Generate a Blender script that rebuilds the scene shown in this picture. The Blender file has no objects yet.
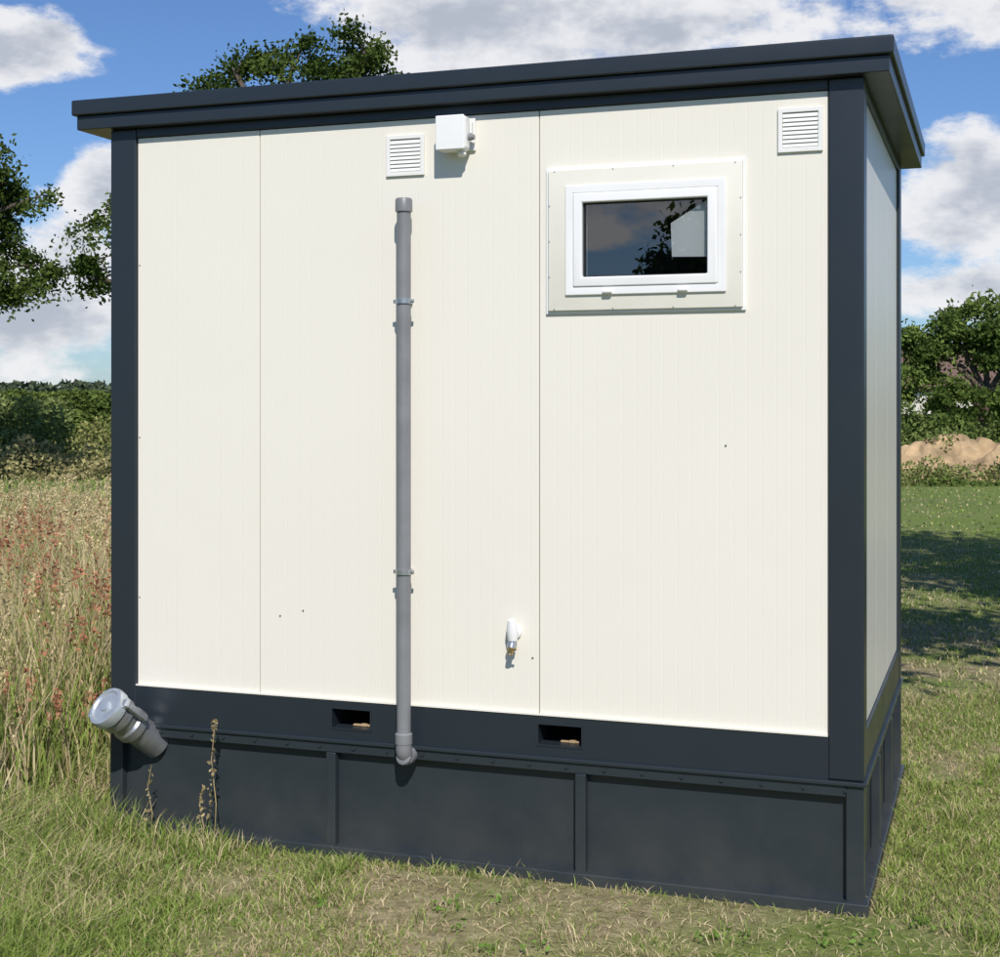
import bpy, bmesh, math, random
import numpy as np
from mathutils import Vector, Matrix, Euler
random.seed(7); R = np.random.default_rng(11)
S = bpy.context.scene
col = S.collection
rad = math.radians

# ---------------------------------------------------------------- helpers
def link(o, parent=None):
    col.objects.link(o)
    if parent is not None: o.parent = parent
    return o
def empty(name, loc=(0,0,0)):
    e = bpy.data.objects.new(name, None); e.location = loc; e.empty_display_size = .2
    return link(e)
def mesh_obj(name, verts, faces, mat, parent=None, smooth=False, bevel=0, seg=2):
    me = bpy.data.meshes.new(name); me.from_pydata([tuple(v) for v in verts], [], faces)
    bm = bmesh.new(); bm.from_mesh(me); bmesh.ops.recalc_face_normals(bm, faces=bm.faces); bm.to_mesh(me); bm.free()
    if mat: me.materials.append(mat)
    o = bpy.data.objects.new(name, me); link(o, parent)
    if smooth:
        for p in me.polygons: p.use_smooth = True
    if bevel:
        m = o.modifiers.new('bev', 'BEVEL'); m.width = bevel; m.segments = seg; m.limit_method = 'ANGLE'; m.angle_limit = rad(35)
        w = o.modifiers.new('wn', 'WEIGHTED_NORMAL')
        for p in me.polygons: p.use_smooth = True
    return o
def boxvf(x0,x1,y0,y1,z0,z1):
    v=[(x0,y0,z0),(x1,y0,z0),(x1,y1,z0),(x0,y1,z0),(x0,y0,z1),(x1,y0,z1),(x1,y1,z1),(x0,y1,z1)]
    f=[(0,3,2,1),(4,5,6,7),(0,1,5,4),(1,2,6,5),(2,3,7,6),(3,0,4,7)]
    return v,f
def box(name,x0,x1,y0,y1,z0,z1,mat,parent=None,bevel=0.0):
    v,f=boxvf(x0,x1,y0,y1,z0,z1); return mesh_obj(name,v,f,mat,parent,bevel=bevel)
def multibox(name, boxes, mat, parent=None, bevel=0):
    V=[];F=[]
    for b in boxes:
        v,f=boxvf(*b); n=len(V); V+=v; F+=[tuple(i+n for i in q) for q in f]
    return mesh_obj(name,V,F,mat,parent,bevel=bevel)
def revolve(name, prof, p0, axis, mat, parent=None, seg=40, bevel=0):
    q=Vector(axis).normalized().to_track_quat('Z','Y'); V=[];F=[]
    for d,r in prof:
        for i in range(seg):
            a=2*math.pi*i/seg; V.append(Vector(p0)+q@Vector((r*math.cos(a),r*math.sin(a),d)))
    for k in range(len(prof)-1):
        for i in range(seg):
            j=(i+1)%seg; F.append((k*seg+i,k*seg+j,(k+1)*seg+j,(k+1)*seg+i))
    F.append(tuple(range(seg))); F.append(tuple((len(prof)-1)*seg+i for i in range(seg)))
    o=mesh_obj(name,V,F,mat,parent,smooth=True)
    m=o.modifiers.new('es','EDGE_SPLIT'); m.split_angle=rad(35)
    return o
def tube(V,F,pts,rads,seg=8):
    base=len(V); n=len(pts)
    for k,(p,r) in enumerate(zip(pts,rads)):
        p=Vector(p); t=(Vector(pts[min(k+1,n-1)])-Vector(pts[max(k-1,0)])).normalized()
        q=t.to_track_quat('Z','Y')
        for i in range(seg):
            a=2*math.pi*i/seg; V.append(p+q@Vector((r*math.cos(a),r*math.sin(a),0)))
    for k in range(n-1):
        for i in range(seg):
            j=(i+1)%seg; F.append((base+k*seg+i,base+k*seg+j,base+(k+1)*seg+j,base+(k+1)*seg+i))
def ring(name,x0,x1,z0,z1,w,yf,yb,mat,parent,bevel=0.002,slope=0.0):
    o=[(x0,z0),(x1,z0),(x1,z1),(x0,z1)]; i=[(x0+w,z0+w),(x1-w,z0+w),(x1-w,z1-w),(x0+w,z1-w)]
    V=[(x,yf+slope,z) for x,z in o]+[(x,yf,z) for x,z in i]+[(x,yb,z) for x,z in o]+[(x,yb,z) for x,z in i]
    F=[]
    for k in range(4):
        j=(k+1)%4
        F+=[(k,j,4+j,4+k),(8+k,8+j,j,k),(4+k,4+j,12+j,12+k),(8+k,12+k,12+j,8+j)]
    return mesh_obj(name,V,F,mat,parent,bevel=bevel)
def tri_mesh(name, V, T, C, mat, parent=None):
    V=np.ascontiguousarray(V,dtype=np.float32); T=np.ascontiguousarray(T,dtype=np.int32)
    me=bpy.data.meshes.new(name); me.vertices.add(len(V)); me.vertices.foreach_set('co',V.ravel())
    me.loops.add(T.size); me.loops.foreach_set('vertex_index',T.ravel())
    me.polygons.add(len(T)); me.polygons.foreach_set('loop_start',np.arange(0,T.size,3,dtype=np.int32))
    me.update(calc_edges=True)
    a=me.color_attributes.new('Col','FLOAT_COLOR','POINT')
    c=np.ones((len(V),4),dtype=np.float32); c[:,:3]=C; a.data.foreach_set('color',c.ravel())
    me.materials.append(mat)
    o=bpy.data.objects.new(name,me); return link(o,parent)
def sstep(a,b,x):
    t=np.clip((x-a)/(b-a),0,1); return t*t*(3-2*t)
_lat=R.random((256,256))
def vnoise(x,y,s):
    x=x*s+100.3; y=y*s+57.7; xi=np.floor(x).astype(int); yi=np.floor(y).astype(int); fx=x-xi; fy=y-yi
    fx=fx*fx*(3-2*fx); fy=fy*fy*(3-2*fy)
    g=lambda a,b:_lat[a%256,b%256]
    return (g(xi,yi)*(1-fx)+g(xi+1,yi)*fx)*(1-fy)+(g(xi,yi+1)*(1-fx)+g(xi+1,yi+1)*fx)*fy

# ---------------------------------------------------------------- materials
def mat_new(name):
    m=bpy.data.materials.new(name); m.use_nodes=True; nt=m.node_tree; b=nt.nodes['Principled BSDF']; return m,nt,b
def noise(nt,scale,detail=4,vec=None,rough=.55):
    n=nt.nodes.new('ShaderNodeTexNoise'); n.inputs['Scale'].default_value=scale; n.inputs['Detail'].default_value=detail
    n.inputs['Roughness'].default_value=rough
    if vec is not None: nt.links.new(vec,n.inputs['Vector'])
    return n
def ramp(nt,fac,stops):
    r=nt.nodes.new('ShaderNodeValToRGB'); e=r.color_ramp.elements
    while len(e)<len(stops): e.new(.5)
    for k,(p,c) in enumerate(stops): e[k].position=p; e[k].color=(*c,1) if len(c)==3 else c
    nt.links.new(fac,r.inputs['Fac']); return r
def objco(nt):
    return nt.nodes.new('ShaderNodeTexCoord').outputs['Object']
def simple(name,c,rough,metal=0,var=.06,scale=8,bump=0,bscale=200,spec=.5):
    m,nt,b=mat_new(name); co=objco(nt); n=noise(nt,scale,4,co)
    lo=tuple(x*(1-var) for x in c); hi=tuple(min(1,x*(1+var)) for x in c)
    r=ramp(nt,n.outputs['Fac'],[(.3,lo),(.7,hi)]); nt.links.new(r.outputs['Color'],b.inputs['Base Color'])
    b.inputs['Roughness'].default_value=rough; b.inputs['Metallic'].default_value=metal; b.inputs['Specular IOR Level'].default_value=spec
    if bump:
        n2=noise(nt,bscale,3,co); bp=nt.nodes.new('ShaderNodeBump'); bp.inputs['Strength'].default_value=bump; bp.inputs['Distance'].default_value=.002
        nt.links.new(n2.outputs['Fac'],bp.inputs['Height']); nt.links.new(bp.outputs['Normal'],b.inputs['Normal'])
    return m

def panel_material(axis):
    m,nt,b=mat_new('cream_panel_'+axis); co=objco(nt); L=nt.links
    sep=nt.nodes.new('ShaderNodeSeparateXYZ'); L.new(co,sep.inputs[0])
    mul=nt.nodes.new('ShaderNodeMath'); mul.operation='MULTIPLY'; mul.inputs[1].default_value=20.0; L.new(sep.outputs[axis],mul.inputs[0])
    fr=nt.nodes.new('ShaderNodeMath'); fr.operation='PINGPONG'; fr.inputs[1].default_value=.5; L.new(mul.outputs[0],fr.inputs[0])
    mr=nt.nodes.new('ShaderNodeMapRange'); mr.interpolation_type='SMOOTHSTEP'; mr.inputs['From Min'].default_value=0; mr.inputs['From Max'].default_value=.08; L.new(fr.outputs[0],mr.inputs['Value'])
    big=noise(nt,1.6,2,co)
    add=nt.nodes.new('ShaderNodeMath'); add.operation='MULTIPLY_ADD'; L.new(big.outputs['Fac'],add.inputs[0]); add.inputs[1].default_value=9.0; L.new(mr.outputs[0],add.inputs[2])
    bp=nt.nodes.new('ShaderNodeBump'); bp.inputs['Strength'].default_value=.36; bp.inputs['Distance'].default_value=.0009
    L.new(add.outputs[0],bp.inputs['Height']); L.new(bp.outputs['Normal'],b.inputs['Normal'])
    st=noise(nt,.7,3,co,.5)
    r=ramp(nt,st.outputs['Fac'],[(.3,(.755,.725,.645)),(.7,(.775,.745,.668))])
    L.new(r.outputs['Color'],b.inputs['Base Color']); b.inputs['Roughness'].default_value=.33; b.inputs['Specular IOR Level'].default_value=.45
    return m
M_px=panel_material('X'); M_py=panel_material('Y')
def dark_steel(name,c,dust):
    m,nt,b=mat_new(name); co=objco(nt); L=nt.links
    n=noise(nt,5,7,co,.65); sep=nt.nodes.new('ShaderNodeSeparateXYZ'); L.new(co,sep.inputs[0])
    mr=nt.nodes.new('ShaderNodeMapRange'); mr.inputs['From Min'].default_value=.45; mr.inputs['From Max'].default_value=0.0
    mr.inputs['To Min'].default_value=0; mr.inputs['To Max'].default_value=1; L.new(sep.outputs['Z'],mr.inputs['Value'])
    rn=ramp(nt,n.outputs['Fac'],[(.35,(.2,.2,.2)),(.7,(1,1,1))])
    mu=nt.nodes.new('ShaderNodeMath'); mu.operation='MULTIPLY'; L.new(mr.outputs[0],mu.inputs[0]); L.new(rn.outputs[0],mu.inputs[1])
    mu2=nt.nodes.new('ShaderNodeMath'); mu2.operation='MULTIPLY'; L.new(mu.outputs[0],mu2.inputs[0]); mu2.inputs[1].default_value=dust
    mx=nt.nodes.new('ShaderNodeMix'); mx.data_type='RGBA'; L.new(mu2.outputs[0],mx.inputs['Factor'])
    mx.inputs['A'].default_value=(*c,1); mx.inputs['B'].default_value=(.2,.18,.14,1)
    L.new(mx.outputs['Result'],b.inputs['Base Color'])
    rr=nt.nodes.new('ShaderNodeMapRange'); rr.inputs['To Min'].default_value=.22; rr.inputs['To Max'].default_value=.44; L.new(n.outputs['Fac'],rr.inputs['Value']); L.new(rr.outputs[0],b.inputs['Roughness'])
    bp=nt.nodes.new('ShaderNodeBump'); bp.inputs['Strength'].default_value=.4; bp.inputs['Distance'].default_value=.005
    n2=noise(nt,2.2,3,co); L.new(n2.outputs['Fac'],bp.inputs['Height']); L.new(bp.outputs['Normal'],b.inputs['Normal'])
    return m
M_dark=dark_steel('anthracite_steel',(.019,.026,.034),.0)
M_base=dark_steel('anthracite_base',(.022,.031,.039),.16)
M_white=simple('white_pvc',(.80,.80,.80),.3,var=.02)
M_trim=simple('cream_trim',(.73,.705,.63),.4,var=.02)
M_vent=simple('white_grille',(.76,.76,.74),.45,var=.02)
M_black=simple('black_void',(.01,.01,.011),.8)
M_gasket=simple('rubber_gasket',(.02,.02,.02),.6)
M_pipe=simple('grey_pvc_pipe',(.20,.205,.215),.4,var=.14,scale=7)
M_clamp=simple('zinc_clamp',(.55,.56,.58),.35,metal=.9)
M_alu=simple('cast_aluminium',(.40,.41,.43),.38,metal=.75,var=.18,scale=20,bump=.5,bscale=70)
M_alu2=simple('cast_aluminium_cap',(.52,.56,.59),.36,metal=.55,var=.16,scale=16,bump=.4,bscale=50)
M_brass=simple('brass',(.55,.38,.16),.35,metal=1)
M_reflection=simple('white_reflection',(.8,.8,.8),.8,var=.02)  # plain white for the gable reflection shape behind the window glass
M_screw=simple('screw_steel',(.25,.25,.25),.4,metal=.8)
M_bark=simple('bark',(.09,.07,.05),.9,var=.4,scale=12,bump=.8,bscale=30)
M_sand=simple('sand',(.38,.27,.15),.95,var=.45,scale=2.2,bump=1,bscale=12)
M_wallh=simple('render_wall',(.65,.62,.56),.9); M_roofh=simple('roof_tiles',(.16,.10,.08),.8)
m=bpy.data.materials.new('window_glass'); m.use_nodes=True; nt=m.node_tree; nt.nodes.clear()
out=nt.nodes.new('ShaderNodeOutputMaterial'); tr=nt.nodes.new('ShaderNodeBsdfTransparent'); tr.inputs[0].default_value=(.85,.88,.88,1)
gl=nt.nodes.new('ShaderNodeBsdfGlossy'); gl.inputs['Roughness'].default_value=0.0; gl.inputs['Color'].default_value=(1,1,1,1)
lw=nt.nodes.new('ShaderNodeLayerWeight'); lw.inputs['Blend'].default_value=.25
fa=nt.nodes.new('ShaderNodeMath'); fa.operation='MULTIPLY_ADD'; fa.inputs[1].default_value=.5; fa.inputs[2].default_value=.12; nt.links.new(lw.outputs['Fresnel'],fa.inputs[0])
ms=nt.nodes.new('ShaderNodeMixShader'); nt.links.new(fa.outputs[0],ms.inputs[0]); nt.links.new(tr.outputs[0],ms.inputs[1]); nt.links.new(gl.outputs[0],ms.inputs[2]); nt.links.new(ms.outputs[0],out.inputs[0])
M_glass=m
def leaf_material(name,trans=.35):
    m=bpy.data.materials.new(name); m.use_nodes=True; nt=m.node_tree; nt.nodes.clear(); L=nt.links
    out=nt.nodes.new('ShaderNodeOutputMaterial'); at=nt.nodes.new('ShaderNodeAttribute'); at.attribute_name='Col'
    d=nt.nodes.new('ShaderNodeBsdfDiffuse')
    t=nt.nodes.new('ShaderNodeBsdfTranslucent'); ms=nt.nodes.new('ShaderNodeMixShader'); ms.inputs[0].default_value=trans
    L.new(at.outputs['Color'],d.inputs['Color']); L.new(at.outputs['Color'],t.inputs['Color'])
    L.new(d.outputs[0],ms.inputs[1]); L.new(t.outputs[0],ms.inputs[2]); L.new(ms.outputs[0],out.inputs[0]); return m
M_leaf=leaf_material('foliage',.3); M_grass=leaf_material('grass_blades',.3)

# ---------------------------------------------------------------- cabin
cab=empty('portable_cabin')
H0,HW0,HW1,HT=.445,.592,2.819,2.856
for nm,x0,x1,y0,y1 in (('corner_post_1',-3,-2.88,0,.12),('corner_post_2',-.12,0,0,.12),('corner_post_3',-3,-2.88,1.88,2.0),('corner_post_4',-.12,0,1.88,2.0)):
    box(nm,x0,x1,y0,y1,H0,HT,M_dark,cab,.008)
z0p,z1p=.487,.56
multibox('floor_beam_front',[(-2.881,-.119,.003,.10,H0,z0p),(-2.881,-.119,.003,.10,z1p,HW0),(-2.881,-2.0,.003,.10,z0p,z1p),(-1.84,-1.165,.003,.10,z0p,z1p),(-1.0,-.119,.003,.10,z0p,z1p)],M_dark,cab)
for k,(a,b) in enumerate(((-2.0,-1.84),(-1.165,-1.0))):
    multibox('forklift_pocket_%d'%(k+1),[(a-.004,b+.004,.101,.9,z0p-.004,z0p-.001),(a-.004,b+.004,.101,.9,z1p+.001,z1p+.004),(a-.008,a-.004,.101,.9,z0p-.004,z1p+.004),(b+.004,b+.008,.101,.9,z0p-.004,z1p+.004),(a-.004,b+.004,.88,.9,z0p,z1p)],M_black,cab)
    ring('pocket_edge_%d'%(k+1),a-.007,b+.007,z0p-.007,z1p+.007,.007,.000,.0025,M_dark,cab,0)
    multibox('pocket_dirt_%d'%(k+1),[(b-.095,b-.022,.05,.075,z0p,z0p+.007),(b-.06,b-.035,.045,.07,z0p,z0p+.011)],M_sand,cab,.003)
box('floor_beam_side_1',-.10,-.003,.121,1.879,H0,HW0,M_dark,cab,.003)
box('floor_beam_side_2',-2.997,-2.90,.121,1.879,H0,HW0,M_dark,cab,.003)
box('floor_beam_back',-2.879,-.121,1.90,1.997,H0,HW0,M_dark,cab,.003)
box('roof_beam_front',-2.879,-.121,.003,.09,HW1,HT-.001,M_dark,cab,.003)
box('roof_beam_side_1',-.09,-.003,.121,1.879,HW1,HT-.001,M_dark,cab,.003)
box('roof_beam_side_2',-2.997,-2.91,.121,1.879,HW1,HT-.001,M_dark,cab,.003)
box('roof_beam_back',-2.879,-.121,1.91,1.997,HW1,HT-.001,M_dark,cab,.003)
PY=.014
def panel_front(name,x0,x1,hole=None):
    z0,z1=HW0+.002,HW1-.002
    if not hole: return box(name,x0,x1,PY,.07,z0,z1,M_px,cab,.003)
    hx0,hx1,hz0,hz1=hole; xs=[x0,hx0,hx1,x1]; zs=[z0,hz0,hz1,z1]; V=[];F=[]
    for y in (PY,.07):
        for z in zs:
            for x in xs: V.append((x,y,z))
    idx=lambda l,i,j:l*16+j*4+i
    for l in (0,1):
        for i in range(3):
            for j in range(3):
                if i==1 and j==1: continue
                F.append((idx(l,i,j),idx(l,i+1,j),idx(l,i+1,j+1),idx(l,i,j+1)))
    for i in range(3):
        F.append((idx(0,i,0),idx(0,i+1,0),idx(1,i+1,0),idx(1,i,0))); F.append((idx(0,i,3),idx(0,i+1,3),idx(1,i+1,3),idx(1,i,3)))
        F.append((idx(0,0,i),idx(0,0,i+1),idx(1,0,i+1),idx(1,0,i))); F.append((idx(0,3,i),idx(0,3,i+1),idx(1,3,i+1),idx(1,3,i)))
    F+= [(idx(0,1,1),idx(0,2,1),idx(1,2,1),idx(1,1,1)),(idx(0,1,2),idx(0,2,2),idx(1,2,2),idx(1,1,2)),(idx(0,1,1),idx(0,1,2),idx(1,1,2),idx(1,1,1)),(idx(0,2,1),idx(0,2,2),idx(1,2,2),idx(1,2,1))]
    return mesh_obj(name,V,F,M_px,cab,bevel=.003)
panel_front('wall_panel_1',-2.8785,-2.3225)
panel_front('wall_panel_2',-2.3195,-1.1665)
panel_front('wall_panel_3',-1.1635,-.1215,(-1.03,-.49,2.15,2.51))
box('wall_core',-2.879,-.121,.075,.09,HW0+.002,2.12,M_gasket,cab)
multibox('sill_flashing',[(-2.879,-.121,-.001,.013,HW0+.0005,HW0+.006)],M_trim,cab)
for k,(a,b) in enumerate(((.1215,.70),(.703,1.29),(1.293,1.8785))):
    box('side_panel_%d'%(k+1),-.07,-.014,a,b,HW0+.002,HW1-.002,M_py,cab,.003)
box('side_panel_4',-2.986,-2.93,.1215,1.8785,HW0+.002,HW1-.002,M_py,cab,.003)
box('back_panel',-2.8785,-.1215,1.93,1.986,HW0+.002,HW1-.002,M_px,cab,.003)
box('cabin_floor',-2.92,-.11,.11,1.89,.565,.588,M_gasket,cab)
multibox('roof_fascia',[(-3.13,.088,-.045,2.08,HT,2.912)],M_dark,cab,.004)
multibox('roof_cap',[(-3.146,.103,-.062,2.096,2.9125,2.976)],M_dark,cab,.007)
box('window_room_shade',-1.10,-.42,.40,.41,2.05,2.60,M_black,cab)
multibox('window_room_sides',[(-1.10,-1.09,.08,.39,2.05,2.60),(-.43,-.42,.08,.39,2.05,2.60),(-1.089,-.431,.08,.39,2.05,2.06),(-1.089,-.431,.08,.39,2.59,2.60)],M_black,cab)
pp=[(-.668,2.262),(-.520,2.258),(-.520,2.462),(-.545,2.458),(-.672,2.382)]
mesh_obj('window_gable_reflection',[(x,.012,z) for x,z in pp]+[(x,.014,z) for x,z in pp],[(0,1,2,3,4),(9,8,7,6,5)]+[(i,(i+1)%5,5+(i+1)%5,5+i) for i in range(5)],M_reflection,cab)  # white cut-out behind the pane, standing in for a house gable reflected in it
ring('window_trim_edge',-1.135,-.403,2.066,2.600,.010,.004,.0135,M_white,cab,.001)
ring('window_trim',-1.125,-.413,2.076,2.590,.072,-.020,.0135,M_trim,cab,.003,slope=.014)
ring('window_frame',-1.055,-.468,2.130,2.530,.030,-.024,.06,M_white,cab,.004)
ring('window_sash',-1.0255,-.4975,2.1595,2.5005,.036,-.032,.05,M_white,cab,.006,slope=.004)
ring('window_gasket',-.9895,-.5335,2.1955,2.4645,.004,-.014,.02,M_gasket,cab,0)
mesh_obj('window_glass',[(-.989,-.002,2.196),(-.534,-.002,2.196),(-.534,-.002,2.464),(-.989,-.002,2.464)],[(0,1,2,3)],M_glass,cab)
for k,x in enumerate((-.895,-.62)):
    box('drain_cap_%d'%(k+1),x-.018,x+.018,-.036,-.0245,2.134,2.148,M_white,cab,.005)
V=[];F=[]
def add_cyl(V,F,c,r,h,axis='y',seg=12):
    b=len(V)
    for k in (0,1):
        for i in range(seg):
            a=2*math.pi*i/seg
            if axis=='y': V.append((c[0]+r*math.cos(a),c[1]-h*k,c[2]+r*math.sin(a)))
            else: V.append((c[0]+h*k,c[1]+r*math.cos(a),c[2]+r*math.sin(a)))
    for i in range(seg):
        j=(i+1)%seg; F.append((b+i,b+j,b+seg+j,b+seg+i))
    F.append(tuple(b+i for i in range(seg))); F.append(tuple(b+seg+i for i in range(seg)))
for x in np.linspace(-1.10,-.438,4):
    for z in (2.082,2.584): add_cyl(V,F,(x,.0,z),.0025,.009)
for z in (2.2,2.33,2.46):
    for x in (-1.119,-.419): add_cyl(V,F,(x,.0,z),.0025,.009)
mesh_obj('window_rivets',V,F,M_clamp,cab)
V=[];F=[]
for x,z in ((-.475,1.590),(-2.13,.93),(-1.19,.80),(-2.23,.905)): add_cyl(V,F,(x,PY+.001,z),.0035,.004)
for x,z in ((-2.869,1.6),(-2.869,2.3),(-2.869,.95)): add_cyl(V,F,(x,PY+.001,z),.0025,.004)
mesh_obj('wall_screws',V,F,M_screw,cab)

def skirt():
    box('skirt_lip_front',-3.0,.010,-.014,.05,.431,.4445,M_base,cab,.002)
    box('skirt_lip_side',-.05,.010,.0505,2.0,.431,.4445,M_base,cab,.002)
    multibox('skirt_toprail',[(-2.94,-.06,-.004,.03,.392,.4305),(-.034,.0,.06,1.94,.392,.4305)],M_base,cab,.002)
    box('skirt_panels_front',-2.97,-.03,.030,.036,.02,.4295,M_base,cab)
    box('skirt_panels_side',-.036,-.030,.037,1.97,.02,.4295,M_base,cab)
    box('skirt_panels_left',-2.978,-2.972,.037,1.97,.02,.43,M_base,cab)
    box('skirt_panels_back',-2.97,-.037,1.971,1.976,.02,.43,M_base,cab)
    posts=[(-3.0,-2.9405,-.002,.06),(-.0595,.0,-.002,.06),(-.0595,.0,1.9405,2.0),(-3.0,-2.9405,1.9405,2.0)]
    multibox('skirt_corner_posts',[(a,b,c,d,.031,.4305) for a,b,c,d in posts],M_base,cab,.003)
    multibox('skirt_dividers',[(x-.022,x+.018,-.009,.0295,.0305,.3915) for x in (-2.0,-1.0)]+[(-.0295,.004,y-.02,y+.02,.0305,.3915) for y in (.66,1.33)],M_base,cab,.004)
    multibox('skirt_bottomrail',[(-3.0,.016,-.026,.034,-.02,.036),(-.034,.016,.0345,2.0,-.02,.036)],M_base,cab,.005)
skirt()
box('skirt_opening',-.0295,-.024,.78,1.10,.20,.36,M_black,cab)
V=[];F=[]
for x in np.arange(-2.9,-.03,.142): add_cyl(V,F,(x,-.004,.414),.007,.006)
for y in np.arange(.1,1.95,.2): add_cyl(V,F,(.0,y,.414),.007,.006,'x')
mesh_obj('skirt_screws',V,F,M_base,cab)

# ---------------------------------------------------------------- vents
def vent(x0,z0,s):
    e=empty('ventilation_grille',(x0+s/2,PY,z0+s/2)); h=s/2
    ring('frame',-h,h,-h,h,.016,-.010,-.0005,M_vent,e,.002)
    box('back',-h+.016,h-.016,-.0025,-.001,-h+.016,h-.016,M_gasket,e)
    V=[];F=[]; n=8; ph=(s-.036)/n
    for k in range(n):
        z=-h+.018+k*ph
        v=[(-h+.017,-.0095,z),(h-.017,-.0095,z),(h-.017,-.0035,z+ph*.98),(-h+.017,-.0035,z+ph*.98),(-h+.017,-.0075,z-.001),(h-.017,-.0075,z-.001),(h-.017,-.0027,z+ph*.95),(-h+.017,-.0027,z+ph*.95)]
        b=len(V); V+=v; F+=[tuple(b+i for i in q) for q in [(0,1,2,3),(4,7,6,5),(0,4,5,1),(3,2,6,7),(0,3,7,4),(1,5,6,2)]]
    mesh_obj('slats',V,F,M_vent,e); return e
vent(-1.775,2.603,.156); vent(-.292,2.610,.154)

# ---------------------------------------------------------------- drain pipe
dp=empty('drainpipe',(-1.673,-.062,0)); r=.0265
revolve('pipe_stack',[(0,r),(2.0,r)],(0,0,.475),(0,0,1),M_pipe,dp)
revolve('pipe_top_cap',[(0,r+.001),(.002,r+.006),(.045,r+.006),(.052,r+.002),(.053,r-.004)],(0,0,2.455),(0,0,1),M_pipe,dp)
revolve('pipe_lower_collar',[(0,r+.001),(.004,r+.006),(.04,r+.006),(.045,r+.001)],(0,0,.46),(0,0,1),M_pipe,dp)
V=[];F=[]; pts=[(0,0,.475),(0,0,.445)]+[(.0,.035-.035*math.cos(a),.445-.035*math.sin(a)) for a in np.linspace(.2,math.pi/2,8)]+[(0,.085,.41)]
tube(V,F,pts,[r+.004]*len(pts),28); mesh_obj('pipe_elbow',V,F,M_pipe,dp,smooth=True)
revolve('elbow_plug',[(0,.0315),(.012,.034),(.035,.034),(.036,.030)],(0,.012,.41),(0,1,0),M_pipe,dp)
revolve('elbow_cap',[(0,.020),(.004,.027),(.012,.030)],(0,-.012,.415),(0,1,-.3),M_pipe,dp)
for k,z in enumerate((2.112,1.098)):
    revolve('clamp_%d'%(k+1),[(0,r+.0005),(0,r+.005),(.018,r+.005),(.018,r+.0005)],(0,0,z),(0,0,1),M_clamp,dp)
    multibox('clamp_ears_%d'%(k+1),[(-.042,-.029,-.003,.003,z+.002,z+.016),(.029,.042,-.003,.003,z+.002,z+.016),(-.006,.006,.03,.074,z+.004,z+.014)],M_clamp,dp,.001)
    revolve('clamp_bolt_%d'%(k+1),[(0,.0035),(.014,.0035)],(.036,-.008,z+.009),(0,1,0),M_clamp,dp,12)

# ---------------------------------------------------------------- junction box
jb=empty('junction_box',(-1.482,PY,2.742))
box('backplate',-.045,.070,-.012,-.0005,-.060,.062,M_vent,jb,.003)
box('body',-.062,.055,-.078,-.0125,-.066,.066,M_white,jb,.016)
box('lid',-.060,.053,-.088,-.0785,-.064,.064,M_white,jb,.004)
revolve('cable_gland',[(0,.013),(.010,.013),(.012,.010),(.022,.010)],(.055,-.040,-.015),(1,0,0),M_pipe,jb,20)
revolve('socket',[(0,.016),(.016,.016),(.017,.011)],(.030,-.045,-.066),(.1,-.2,-1),M_vent,jb,20)
box('hinge',.0555,.064,-.035,-.0125,.0,.045,M_vent,jb,.003)

# ---------------------------------------------------------------- tap
tp=empty('water_tap',(-1.256,PY,.893))
revolve('wall_collar',[(0,.024),(.010,.024),(.014,.017),(.04,.015)],(0,0,0.0),(0,-1,0),M_white,tp,24)
revolve('white_cover',[(0,.018),(.04,.021),(.075,.015),(.08,.008)],(0,-.035,-.025),(0,-.15,1),M_white,tp,24)
revolve('tap_body',[(0,.014),(.022,.014),(.023,.017),(.036,.017)],(0,-.03,-.02),(-.12,-.35,-1),M_clamp,tp,20)
revolve('brass_spout',[(.036,.013),(.040,.011),(.062,.011)],(0,-.03,-.02),(-.12,-.35,-1),M_brass,tp,20)
box('lever',-.005,.026,-.072,-.066,-.058,-.050,M_brass,tp,.002)

# ---------------------------------------------------------------- hose coupling
hc=empty('hose_coupling',(-2.812,0.02,.368)); ax=Vector((-.088,-.215,.185)).normalized()
q=ax.to_track_quat('Z','Y')
revolve('stub_pipe',[(-.03,.060),(.20,.060)],(0,0,0),ax,M_alu,hc)
revolve('coupling_body',[(.11,.062),(.115,.072),(.15,.072),(.16,.064),(.195,.064),(.20,.076),(.235,.076),(.24,.060),(.25,.060)],(0,0,0),ax,M_alu,hc)
revolve('cap',[(.242,.070),(.244,.082),(.272,.084),(.285,.079),(.287,.066),(.280,.060),(.280,.024),(.289,.020),(.291,.010)],(0,0,0),ax,M_alu2,hc)
for k,a in enumerate((0.4,0.4+math.pi)):
    c=Vector((.088*math.cos(a),.088*math.sin(a),.25))
    v,f=boxvf(-.010,.010,-.014,.014,-.11,.025)
    rot=Matrix.Rotation(a,3,'Z'); V=[q@(rot@Vector(p)+c) for p in v]
    mesh_obj('lever_%d'%(k+1),V,f,M_alu,hc,bevel=.004)
    v,f=boxvf(-.004,.026,-.018,.018,-.010,.010); V=[q@(rot@Vector(p)+Vector((.078*math.cos(a),.078*math.sin(a),.262))) for p in v]
    mesh_obj('lug_%d'%(k+1),V,f,M_alu2,hc,bevel=.004)

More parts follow.
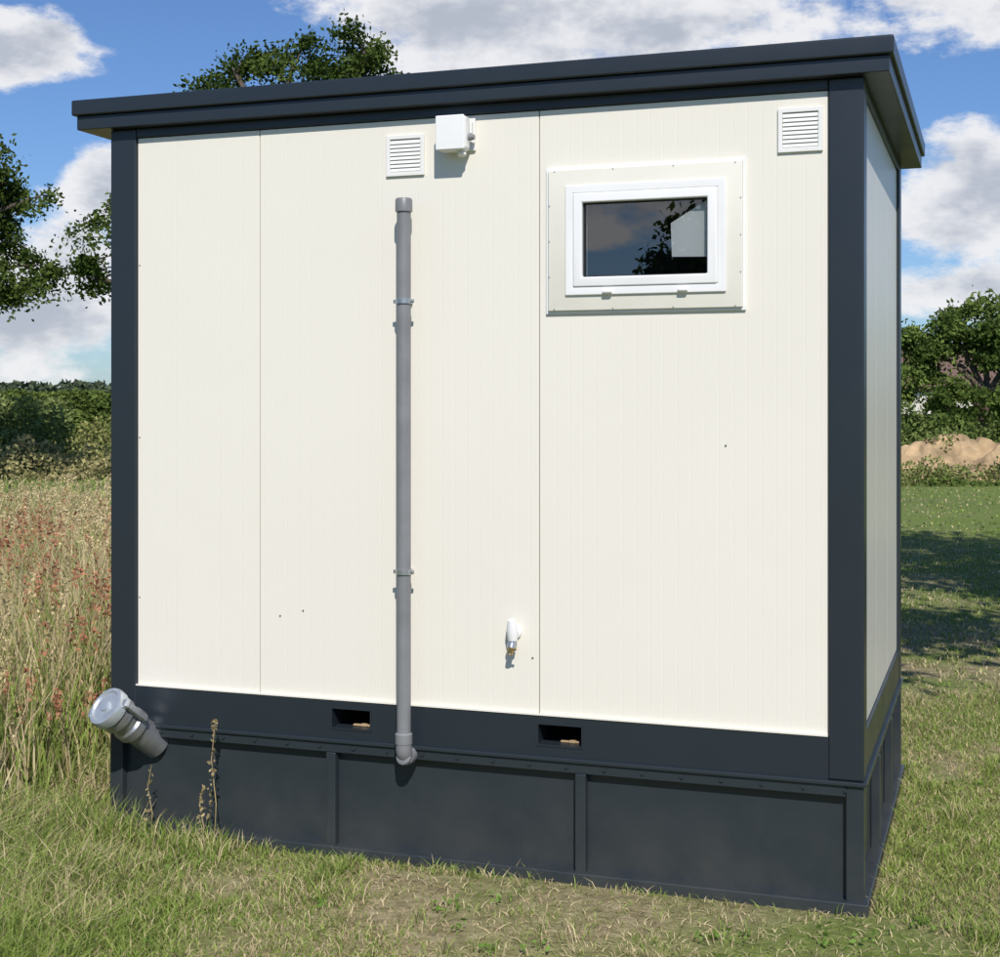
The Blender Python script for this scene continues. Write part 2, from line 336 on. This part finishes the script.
# ---------------------------------------------------------------- ground
m,nt,b=mat_new('meadow_ground'); co=objco(nt); L=nt.links
n1=noise(nt,.9,6,co,.65); n2=noise(nt,14,6,co,.7); n3=noise(nt,.05,4,co)
r1=ramp(nt,n2.outputs['Fac'],[(.3,(.15,.125,.07)),(.5,(.27,.23,.13)),(.7,(.42,.36,.23))])
r2=ramp(nt,n2.outputs['Fac'],[(.3,(.09,.13,.03)),(.55,(.17,.21,.06)),(.75,(.28,.29,.12))])
f1=ramp(nt,n1.outputs['Fac'],[(.42,(0,0,0)),(.58,(1,1,1))])
mx=nt.nodes.new('ShaderNodeMix'); mx.data_type='RGBA'; L.new(f1.outputs[0],mx.inputs['Factor']); L.new(r1.outputs[0],mx.inputs['A']); L.new(r2.outputs[0],mx.inputs['B'])
r3=ramp(nt,n3.outputs['Fac'],[(.35,(.11,.17,.038)),(.65,(.18,.23,.065))])
vl=nt.nodes.new('ShaderNodeVectorMath'); vl.operation='LENGTH'; L.new(co,vl.inputs[0])
mr=nt.nodes.new('ShaderNodeMapRange'); mr.inputs['From Min'].default_value=5; mr.inputs['From Max'].default_value=16; mr.inputs['To Max'].default_value=.85; L.new(vl.outputs['Value'],mr.inputs['Value'])
mx2=nt.nodes.new('ShaderNodeMix'); mx2.data_type='RGBA'; L.new(mr.outputs[0],mx2.inputs['Factor']); L.new(mx.outputs['Result'],mx2.inputs['A']); L.new(r3.outputs[0],mx2.inputs['B'])
L.new(mx2.outputs['Result'],b.inputs['Base Color']); b.inputs['Roughness'].default_value=.95; b.inputs['Specular IOR Level'].default_value=.1
bp=nt.nodes.new('ShaderNodeBump'); bp.inputs['Strength'].default_value=.9; bp.inputs['Distance'].default_value=.03
L.new(n2.outputs['Fac'],bp.inputs['Height']); L.new(bp.outputs['Normal'],b.inputs['Normal'])
def gz(x,y):
    rr=np.maximum(0,np.hypot(x+1.5,y-1)-3.0); k=np.clip(rr/4,0,1)
    return k*((vnoise(x,y,.35)-.5)*.10)+ (vnoise(x,y,1.7)-.5)*.022*np.clip(rr/1,0.2,1)-.004
t=np.concatenate([-np.geomspace(900,14,22),np.linspace(-13.5,13.5,136),np.geomspace(14,900,22)])
X,Y=np.meshgrid(t-1.5,t+1.0); Z=np.where(np.hypot(X+1.5,Y-1)<60,gz(X,Y),0)
n=len(t); V=np.stack([X.ravel(),Y.ravel(),Z.ravel()],1)
F=[(j*n+i,j*n+i+1,(j+1)*n+i+1,(j+1)*n+i) for j in range(n-1) for i in range(n-1)]
mesh_obj('ground',V,F,m,smooth=True)

# ---------------------------------------------------------------- grass
CX,CY=.434,-5.045; c19,s19=.9449,.3272
def field(n,d0,d1,spread=.42,extra=1.0):
    u=R.random(n); d=d0+(d1-d0)*u
    rt=(R.random(n)*2-1)*(spread*d+extra)
    x=CX+rt*c19-d*s19; y=CY+rt*s19+d*c19
    return x,y,d
def blades(x,y,h,w,colr,lean):
    n=len(x); z=gz(x,y)-.004
    a=R.random(n)*2*np.pi; la=R.random(n)*2*np.pi; ln=lean*(0.3+R.random(n))*h
    wx,wy=np.cos(a)*w*.5,np.sin(a)*w*.5; lx,ly=np.cos(la)*ln,np.sin(la)*ln
    V=np.empty((n,5,3))
    V[:,0]=np.stack([x-wx,y-wy,z],1); V[:,1]=np.stack([x+wx,y+wy,z],1)
    V[:,2]=np.stack([x-wx*.8+lx*.35,y-wy*.8+ly*.35,z+h*.55],1); V[:,3]=np.stack([x+wx*.8+lx*.35,y+wy*.8+ly*.35,z+h*.55],1)
    V[:,4]=np.stack([x+lx,y+ly,z+h*(1-.25*np.minimum(1,lean))],1)
    b=np.arange(n)[:,None]*5; T=np.stack([b+np.array([0,1,3]),b+np.array([0,3,2]),b+np.array([2,3,4])],1).reshape(-1,3)
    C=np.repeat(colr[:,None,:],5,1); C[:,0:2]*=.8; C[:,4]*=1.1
    return V.reshape(-1,3),T,C.reshape(-1,3)
def merge(parts):
    V=[];T=[];C=[];o=0
    for v,t,c in parts: V.append(v);T.append(t+o);C.append(c);o+=len(v)
    return np.concatenate(V),np.concatenate(T),np.concatenate(C)
G1=np.array([.17,.26,.05]);G2=np.array([.35,.42,.12]);ST=np.array([.68,.58,.35]);BR=np.array([.34,.25,.14])
def gcol(n,pst,shade=None):
    t=R.random((n,1)); c=G1*(1-t)+G2*t; s=R.random(n)<pst; k=R.random((n,1)); c=np.where(s[:,None],ST*(1-k*.5)+BR*k*.5,c)
    return c*(.7+.6*R.random((n,1)))
def medium(x,y):
    e=(vnoise(x,y,1.3)-.5)*.6
    return sstep(-1.9,-3.0,x+.45*(y+.8)+e)*sstep(2.5,.2,y)*sstep(-.05,-.5,y)*.9+sstep(-3.05,-3.35,x)*.8
def tall(x,y):
    e=vnoise(x,y,.8)*.8
    return sstep(-3.1,-3.9,x+ (e-.4)*.6)*sstep(-1.5,.3,y-(x+4)*.15+e*.3)*sstep(13,9,y)
def infoot(x,y,m=.0): return (x>-3.0-m)&(x<0.0+m)&(y>0.0-m)&(y<2.0+m)
parts=[]
for (N,d0,d1,hs,ws) in ((320000,3.7,8.6,1.0,.0036),(100000,8.6,20,1.15,.009),(40000,20,55,1.4,.024)):
    x,y,d=field(N,d0,d1)
    pn=vnoise(x,y,1.1)*.55+vnoise(x,y,3.7)*.45
    keep=~infoot(x,y,.03)
    md=np.clip(medium(x,y),0,1)
    bare=sstep(.38,.56,pn)+md*.8+ (d>9)*.5+sstep(.2,1.2,x)*.25
    keep&=R.random(N)<np.clip(.13+bare*.85,0,1)
    x,y,d,pn,md=x[keep],y[keep],d[keep],pn[keep],md[keep]; n=len(x)
    tuft=vnoise(x,y,6.0)
    h=(.013+.034*R.random(n)*(0.3+1.2*pn)+.07*sstep(.62,.88,tuft)*R.random(n)+.20*md*(.3+.7*R.random(n))*(.45+vnoise(x,y,2.3)))*hs
    h=np.where(d>8.6,np.minimum(h,.05+.2*md),h)
    pst=.46-.32*sstep(.40,.66,pn)-.10*md+.18*sstep(.45,.7,vnoise(x,y,.6))-(x>.05)*.12
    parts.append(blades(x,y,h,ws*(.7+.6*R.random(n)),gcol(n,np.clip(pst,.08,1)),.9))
x,y,d=field(36000,3.6,9); k=~infoot(x,y,.03); x,y=x[k],y[k]; n=len(x)
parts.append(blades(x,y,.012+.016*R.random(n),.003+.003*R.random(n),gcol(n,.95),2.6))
n=1500; x=R.random(n)*3.0-3.0; y=-.045-.05*R.random(n); kk=R.random(n)<np.clip(.1+1.3*sstep(.5,.65,vnoise(x,y,3)),0,1); x,y=x[kk],y[kk];n=len(x)
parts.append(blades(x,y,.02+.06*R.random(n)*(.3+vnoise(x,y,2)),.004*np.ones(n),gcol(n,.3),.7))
n=1200; x=-3.1+.75*R.random(n)**1.5; y=-.05-.25*R.random(n)
parts.append(blades(x,y,.08+.20*R.random(n)*np.exp(-(x+3.1)*2.2),.005*np.ones(n),gcol(n,.25),.5))
n=2000; y=R.random(n)*2.0; x=.035+.06*R.random(n)
parts.append(blades(x,y,.02+.05*R.random(n),.004*np.ones(n),gcol(n,.3),.7))
def leafquads(P,size,colr,flat=.0):
    n=len(P); a=R.normal(size=(n,3)); a/=np.linalg.norm(a,axis=1)[:,None]; b=R.normal(size=(n,3)); b-=a*(a*b).sum(1)[:,None]; b/=np.linalg.norm(b,axis=1)[:,None]
    s=(size*(.6+.8*R.random(n)))[:,None]
    V=np.stack([P-a*s*.5,P+b*s*.28,P+a*s*.5,P-b*s*.28],1)
    i=np.arange(n)[:,None]*4; T=np.stack([i+np.array([0,1,2]),i+np.array([0,2,3])],1).reshape(-1,3)
    return V.reshape(-1,3),T,np.repeat(colr[:,None,:],4,1).reshape(-1,3)
x,y,d=field(300,4,9); k=~infoot(x,y,.15); x,y=x[k],y[k]
P=np.concatenate([np.stack([a+R.normal(size=14)*.03*s,b+R.normal(size=14)*.03*s,np.full(14,float(gz(np.array([a]),np.array([b]))[0]))+.012+R.random(14)*.02],1) for a,b,s in zip(x,y,.5+R.random(len(x)))])
parts.append(leafquads(P,np.full(len(P),.022),np.array([.17,.28,.06])*(.7+.6*R.random((len(P),1)))))
V_,T_,C_=merge(parts); tri_mesh('grass',V_,T_,C_,M_grass)

parts=[]
N=100000; x=-3.1-10*R.random(N)**1.3; y=-2.5+15*R.random(N); tl=tall(x,y); k=(R.random(N)<tl*1.2)&(tl>.05); x,y,tl=x[k],y[k],tl[k]; n=len(x)
hv=vnoise(x,y,.9)
h=(.18+.80*tl*(.35+.65*R.random(n)))*(.6+.55*hv)
parts.append(blades(x,y,h,.007+.006*R.random(n),gcol(n,np.clip(.18+.6*vnoise(x,y,.5)+.02*(y-1),0,1)),.35))
N=5600; x=-3.15-9*R.random(N)**1.2; y=-1.5+13*R.random(N); tl=tall(x,y); k=tl>.25; x,y,tl=x[k],y[k],tl[k]; n=len(x)
h=(.42+.64*tl*(.5+.5*R.random(n)))*(.75+.35*vnoise(x,y,.9))
st=blades(x,y,h,.006*np.ones(n),np.tile(np.array([.5,.4,.2]),(n,1)),.18); parts.append(st)
tips=st[0].reshape(n,5,3)[:,4]; mids=st[0].reshape(n,5,3)[:,2]
rust=np.array([.46,.22,.13]); straw=np.array([.66,.54,.31])
rr=((vnoise(x,y,.7)>.68)|(R.random(n)<.08))[:,None]
for j in range(15):
    f=R.random((n,1))*.45; P=tips*(1-f)+mids*f+R.normal(size=(n,3))*np.array([.009,.009,.006])
    c=np.where(rr,rust,straw)*(.7+.6*R.random((n,1))); parts.append(leafquads(P,np.full(n,.025),c))
V_,T_,C_=merge(parts); tri_mesh('tall_grass',V_,T_,C_,M_grass)

M_drystalk=simple('dry_stalk',(.40,.31,.16),.8)
def weed(x,y,h,k):
    V=[];F=[]; p=[(x,y,0),(x+.01,y,h*.35),(x-.005,y-.01,h*.7),(x+.015,y-.015,h)]
    e=empty('dry_weed',(0,0,0)); tube(V,F,p,[.0028,.0024,.002,.001],6); mesh_obj('stalk',V,F,M_drystalk,e)
    n=k; t=R.random(n); P=np.stack([x+.005*R.normal(size=n)+ (t-.5)*.02,y-.01+.007*R.normal(size=n),h*(.25+.76*t)],1)
    v,tt,c=leafquads(P,np.full(n,.020),np.array([.42,.34,.18])*(.6+.7*R.random((n,1)))); tri_mesh('leaves',v,tt,c,M_grass,e)
weed(-2.46,-.10,.50,60); weed(-2.49,-.14,.26,30); weed(-2.76,-.08,.30,26)

# ---------------------------------------------------------------- trees
def foliage(centres,rads_,per,leaf,pal,flatten=.7):
    P=[];Cc=[];Sz=[]
    for c,r in zip(centres,rads_):
        n=int(per*(.5+1.0*random.random())); v=R.normal(size=(n,3))*np.array([.55,.55,.38])*r
        v[:,2]-=.25*(v[:,0]**2+v[:,1]**2)/r
        P.append(np.array(c)+v); t=random.random(); base=np.array(pal[0])*(1-t)+np.array(pal[1])*t
        Cc.append(base*(.65+.7*R.random((n,1)))); Sz.append(np.full(n,leaf))
    return leafquads(np.concatenate(P),np.concatenate(Sz),np.concatenate(Cc))
def tree(name,loc,trunk,lobes,clump_r,dens,per,leaf,pal,tr=.2):
    e=empty(name,loc); V=[];F=[]; cent=[];rr=[]
    top=Vector((random.uniform(-.3,.3),random.uniform(-.3,.3),trunk))
    tube(V,F,[(0,0,-.1),(0.05,0,trunk*.3),tuple(top*.7),tuple(top)],[tr*1.25,tr,tr*.8,tr*.6],10)
    for (dx,dy,dz,rx,ry,rz) in lobes:
        lc=Vector((dx,dy,dz)); st=Vector((top.x,top.y,min(trunk,dz*.8)))*1.0
        mid=st.lerp(lc,.5)+Vector((random.uniform(-.2,.2),random.uniform(-.2,.2),.25))
        tube(V,F,[tuple(st*.95),tuple(mid),tuple(lc)],[tr*.5,tr*.33,tr*.15],7)
        n=max(3,int(dens*rx*ry*rz/(clump_r**3)))
        for k in range(n):
            v=Vector((random.gauss(0,1),random.gauss(0,1),random.gauss(0,1))).normalized()*(random.random()**.4)
            c=lc+Vector((v.x*rx,v.y*ry,v.z*rz)); cent.append(tuple(c)); rr.append(clump_r*random.uniform(.6,1.3))
            if k%2==0: tube(V,F,[tuple(lc.lerp(mid,random.random()*.6)),tuple(lc.lerp(c,.55)+Vector((0,0,.05))),tuple(c)],[tr*.12,tr*.07,tr*.03],5)
    mesh_obj('trunk_and_limbs',V,F,M_bark,e,smooth=True)
    v,t,c=foliage(cent,rr,per,leaf,pal); tri_mesh('leaves',v,t,c,M_leaf,e)
    return e
PAL=((.045,.075,.018),(.11,.155,.038))
tree('deciduous_tree',(-13.3,21.9,0),6.2,[(-1.30,-.4,8.60,.66,.7,.90),(-.15,0,8.80,.66,.7,.88),(1.35,.5,8.95,.88,.8,.95),(2.0,.6,8.5,.6,.6,.70),(.4,.2,8.3,1.6,.9,.7),(-1.5,-.4,7.9,.9,.8,.6),(0,0,6.0,2.4,2.2,1.3),(-3.0,-1.0,5.0,1.5,1.6,1.0),(-4.05,-1.4,4.3,.45,.6,1.0),(2.6,.6,5.6,1.6,1.6,1.4)],.38,.72,300,.105,PAL,.25)
tree('deciduous_tree',(-20.25,19.5,0),4.6,[(.5,.1,7.05,1.1,.9,.50),(1.2,.4,6.4,.65,.8,.40),(1.65,.6,6.0,.38,.6,.24),(.5,.2,5.8,1.0,.9,.6),(1.4,.5,4.6,.75,.8,.34),(1.75,.6,4.2,.38,.6,.22),(.9,.3,3.9,.7,.7,.35),(.3,0,4.8,1.3,1.4,1.2),(-1.6,-.3,5.6,1.5,1.5,1.6)],.34,.9,260,.10,PAL,.22)
PALR=((.06,.10,.024),(.17,.23,.06))
tree('deciduous_tree',(-.2,52.7,0),2.2,[(0,0,4.1,1.7,1.6,1.2),(-1.7,0,3.6,1.2,1.2,1.1),(-1.5,0,4.9,1.0,1.0,.75),(-2.6,-.2,4.0,.8,1.0,.9),(1.9,.3,4.2,1.5,1.5,1.3),(.4,0,5.4,1.1,1.1,.6),(-2.4,-.5,2.2,1.1,1.1,1.0),(-.9,-.8,1.9,1.3,1.0,.9),(3.6,1,3.6,1.6,1.6,1.6),(1.8,-.5,2.0,1.7,1.2,1.0)],.55,1.05,260,.19,PALR,.25)
tree('deciduous_tree',(4.8,56,0),2.2,[(0,0,4.0,2.4,2,1.8),(-1.5,0,3.0,1.8,1.5,1.8),(2.0,0,3.4,2.0,1.5,1.8)],.7,.6,160,.24,PALR,.25)
tree('deciduous_tree',(3.6,3.7,0),4.4,[(0,0,6.2,2.3,2.3,1.2),(1.4,.6,5.4,1.7,1.7,1.0),(.3,-.5,5.0,1.7,1.7,.9),(-.6,-1.4,5.6,1.4,1.2,.8),(-1.0,-2.5,5.2,.9,.9,.6),(-.8,.8,6.8,1.8,1.8,1.2),(-.3,1.2,8.0,2.4,2.2,1.4),(.2,.2,9.5,2.0,2.0,1.3)],.75,1.0,180,.2,PAL,.20)
tree('deciduous_tree',(-6.7,-30,0),3.0,[(0,0,4.4,1.6,1.5,1.3),(.9,0,3.4,1.5,1.5,1.3),(-1.6,0,3.6,1.3,1.5,1.0),(.1,0,5.6,1.2,.9,.9)],.5,1.2,140,.22,PAL,.22)
tree('deciduous_tree',(-12.5,-33,0),3.0,[(0,0,4.4,2.2,2,1.5),(2.0,0,3.2,2.0,1.5,1.3),(-2.4,0,3.0,2,1.5,1.5)],.6,.5,110,.3,PAL,.25)

def hedge(name,p0,p1,h,thick,n,leaf,pal,lump=.35,lumps=.25,z0=0):
    t=R.random(n); px=p0[0]+(p1[0]-p0[0])*t; py=p0[1]+(p1[1]-p0[1])*t; L_=math.hypot(p1[0]-p0[0],p1[1]-p0[1])
    nx,ny=-(p1[1]-p0[1])/L_,(p1[0]-p0[0])/L_; o=(R.random(n)-.5)*thick
    s=t*L_; hn=vnoise(s,np.full(n,h*7.1),lumps)*.6+vnoise(s,o+3.3,lumps*4)*.4
    hh=h*np.clip(1-lump+lump*2*sstep(.15,.85,hn),.02,3)*np.sqrt(np.clip(1-(2*o/thick)**2,.1,1))
    z=z0+hh*(1-R.random(n)**2*.98)
    P=np.stack([px+nx*o,py+ny*o,z],1); tt=(vnoise(s,z*1.5+o,.9)*.6+vnoise(s,z,.25)*.4)[:,None]; tt=sstep(.25,.75,tt)
    c=(np.array(pal[0])*(1-tt)+np.array(pal[1])*tt)*(.6+.8*R.random((n,1)))
    v,T,C=leafquads(P,np.full(n,leaf),c); return tri_mesh(name,v,T,C,M_leaf)
hedge('hedge',(-52,40),(-20,51),2.3,2.6,60000,.22,((.08,.125,.03),(.16,.21,.055)),.08,.3)
hedge('hedge',(-20,51),(30,72),1.6,2.4,50000,.28,((.05,.08,.02),(.12,.16,.04)),.3,.3)
hedge('shrubs',(-38,24),(-17,32),.95,4.5,40000,.14,((.13,.19,.05),(.32,.32,.12)),.95,.55)
hedge('shrubs',(-36,27),(-19,35),1.05,3,26000,.15,((.11,.17,.05),(.22,.26,.09)),.95,.4)
hedge('shrubs',(-34,19),(-19,24),.5,3.5,18000,.11,((.30,.25,.13),(.38,.35,.16)),1.0,.8)
hedge('shrubs',(-24.5,24.0),(-21.5,25.4),1.5,2.4,9000,.12,((.13,.18,.06),(.22,.27,.10)),.4,.6)
hedge('shrubs',(-6,31.8),(8,36),1.1,2.2,26000,.13,((.10,.15,.035),(.20,.25,.08)),.8,.6)
hedge('shrubs',(-5,26.3),(6,29.8),.30,2.2,12000,.09,((.12,.18,.045),(.28,.29,.11)),1.0,1.1)
hedge('distant_trees',(-170,95),(150,175),3.9,12,60000,.9,((.08,.11,.065),(.12,.15,.085)),.45,.06)
hedge('distant_trees',(-150,-90),(120,-110),7,8,20000,1.2,((.05,.08,.035),(.08,.11,.05)),.5,.06)

V=[];nx_,ny_=110,56
for j in range(ny_):
    for i in range(nx_):
        a=(i/(nx_-1)-.5)*2; b=(j/(ny_-1)-.5)*2
        X_=a*4.6; Y_=b*1.7; f=lambda s:float(vnoise(np.array([X_+7.3]),np.array([Y_]),s)[0])
        env=max(0,1-(abs(a)**2.2+abs(b)**2.0))
        hgt=env*(.12+.75*f(.8)+.34*f(2.3)+.2*f(6))
        V.append((X_,Y_,hgt-.03))
F=[(j*nx_+i,j*nx_+i+1,(j+1)*nx_+i+1,(j+1)*nx_+i) for j in range(ny_-1) for i in range(nx_-1)]
o=mesh_obj('sand_mound',V,F,M_sand); o.location=(.9,29.8,0); o.rotation_euler=(0,0,rad(17))
mv=np.array(V); idx=np.nonzero((vnoise(mv[:,0],mv[:,1],1.3)>.48)&(mv[:,2]>.0))[0]; idx=idx[R.integers(0,len(idx),7000)]
P=mv[idx]+R.normal(size=(7000,3))*np.array([.06,.06,.05])+np.array([0,0,.05])
v,t_,c=leafquads(P,np.full(7000,.09),np.array([.17,.22,.07])*(.6+.9*R.random((7000,1)))); tri_mesh('weeds',v,t_,c,M_leaf,o)
hs=empty('house',(-4.0,73,0))
box('walls',-4,4,-3,3,0,2.6,M_wallh,hs)
mesh_obj('roof',[(-4.4,-3.4,2.5),(4.4,-3.4,2.5),(4.4,3.4,2.5),(-4.4,3.4,2.5),(-4.4,0,4.6),(4.4,0,4.6)],[(0,1,5,4),(2,3,4,5),(0,4,3),(1,2,5),(0,3,2,1)],M_roofh,hs)
box('window_1',-2.2,-1.2,-3.03,-3.002,1.0,2.0,M_black,hs); box('door',1.5,2.4,-3.03,-3.002,0.02,2.0,M_roofh,hs)

# ---------------------------------------------------------------- sky
EL,AZ=44,155
w=bpy.data.worlds.new('World'); S.world=w; w.use_nodes=True; nt=w.node_tree; L=nt.links; bg=nt.nodes['Background']
sky=nt.nodes.new('ShaderNodeTexSky'); sky.sky_type='NISHITA'; sky.sun_disc=False; sky.sun_elevation=rad(EL); sky.sun_rotation=rad(AZ); sky.air_density=1.0; sky.dust_density=.4; sky.ozone_density=2.5
tc=nt.nodes.new('ShaderNodeTexCoord'); nrm=nt.nodes.new('ShaderNodeVectorMath'); nrm.operation='NORMALIZE'; L.new(tc.outputs['Generated'],nrm.inputs[0])
sp=nt.nodes.new('ShaderNodeSeparateXYZ'); L.new(nrm.outputs[0],sp.inputs[0])
def mth(op,a,b=None,c=None,clamp=False):
    n=nt.nodes.new('ShaderNodeMath'); n.operation=op; n.use_clamp=clamp
    for i,v in enumerate((a,b,c)):
        if v is None: continue
        if isinstance(v,(int,float)): n.inputs[i].default_value=v
        else: L.new(v,n.inputs[i])
    return n.outputs[0]
az=mth('MULTIPLY',mth('ARCTAN2',sp.outputs['X'],sp.outputs['Y']),57.2958)
el=mth('MULTIPLY',mth('ARCSINE',sp.outputs['Z']),57.2958)
BL=[(-14.5,15.8,12.5,3.8),(-.6,7.8,5.0,2.6),(-1.2,4.3,5,1.1),(2.0,16.0,8,3.0),(-37.4,13.2,3.0,1.3),(-34.0,8.4,2.8,1.6),(-36.3,4.0,4.5,3.2),(-60,12,14,5),(30,12,12,5),(-167,8.0,8,2.0)]
acc=None
for (a,e,ra,re) in BL:
    da=mth('MULTIPLY',mth('SUBTRACT',az,a),1/ra); de=mth('MULTIPLY',mth('SUBTRACT',el,e),1/re)
    m_=mth('SUBTRACT',1.0,mth('ADD',mth('MULTIPLY',da,da),mth('MULTIPLY',de,de)))
    acc=m_ if acc is None else mth('MAXIMUM',acc,m_)
acc=mth('MAXIMUM',acc,-1.0)
def cnoise(dz,detail):
    mp=nt.nodes.new('ShaderNodeMapping'); mp.inputs['Location'].default_value=(3.1,1.7,dz/57.3*1.9); mp.inputs['Scale'].default_value=(1,1,1.9); L.new(nrm.outputs[0],mp.inputs[0])
    return noise(nt,9.0,detail,mp.outputs[0],.62).outputs['Fac']
na=cnoise(0,8); nb=cnoise(1.0,5)
d0=mth('MULTIPLY_ADD',mth('SUBTRACT',na,.5),3.8,mth('MULTIPLY',acc,.66))
d1=mth('MULTIPLY_ADD',mth('SUBTRACT',nb,.5),3.8,mth('MULTIPLY',acc,.66))
cov=nt.nodes.new('ShaderNodeMapRange'); cov.interpolation_type='SMOOTHSTEP'; cov.inputs['From Min'].default_value=-.12; cov.inputs['From Max'].default_value=.42; L.new(d0,cov.inputs['Value'])
shd=nt.nodes.new('ShaderNodeMapRange'); shd.interpolation_type='SMOOTHSTEP'; shd.inputs['From Min'].default_value=.15; shd.inputs['From Max'].default_value=1.1; L.new(d1,shd.inputs['Value'])
cc=nt.nodes.new('ShaderNodeMix'); cc.data_type='RGBA'; L.new(shd.outputs[0],cc.inputs['Factor']); cc.inputs['A'].default_value=(8.8,8.8,9.0,1); cc.inputs['B'].default_value=(4.7,5.1,5.9,1)
tint=nt.nodes.new('ShaderNodeMix'); tint.data_type='RGBA'; tint.blend_type='MULTIPLY'; tint.inputs['Factor'].default_value=1; L.new(sky.outputs[0],tint.inputs['A']); tint.inputs['B'].default_value=(.62,.80,1.08,1)
mx=nt.nodes.new('ShaderNodeMix'); mx.data_type='RGBA'; L.new(mth('MULTIPLY',cov.outputs[0],.96),mx.inputs['Factor']); L.new(tint.outputs['Result'],mx.inputs['A']); L.new(cc.outputs['Result'],mx.inputs['B'])
L.new(mx.outputs['Result'],bg.inputs['Color']); bg.inputs['Strength'].default_value=.10

sv=Vector((math.sin(rad(AZ))*math.cos(rad(EL)),math.cos(rad(AZ))*math.cos(rad(EL)),math.sin(rad(EL))))
sl=bpy.data.lights.new('sun','SUN'); sl.energy=4.6; sl.angle=rad(.5); sl.color=(1,.945,.87)
so=bpy.data.objects.new('sun',sl); so.rotation_euler=sv.to_track_quat('Z','Y').to_euler(); so.location=sv*20; link(so)

cd=bpy.data.cameras.new('camera'); cd.sensor_width=36; cd.lens=36*1.440; cd.shift_y=-.0755; cd.clip_end=3000; cd.clip_start=.05
co_=bpy.data.objects.new('camera',cd); co_.location=(.434,-5.045,1.74); co_.rotation_euler=(rad(90),0,rad(19.1)); link(co_)
S.camera=co_
S.view_settings.view_transform='Standard'; S.view_settings.look='None'; S.view_settings.exposure=0
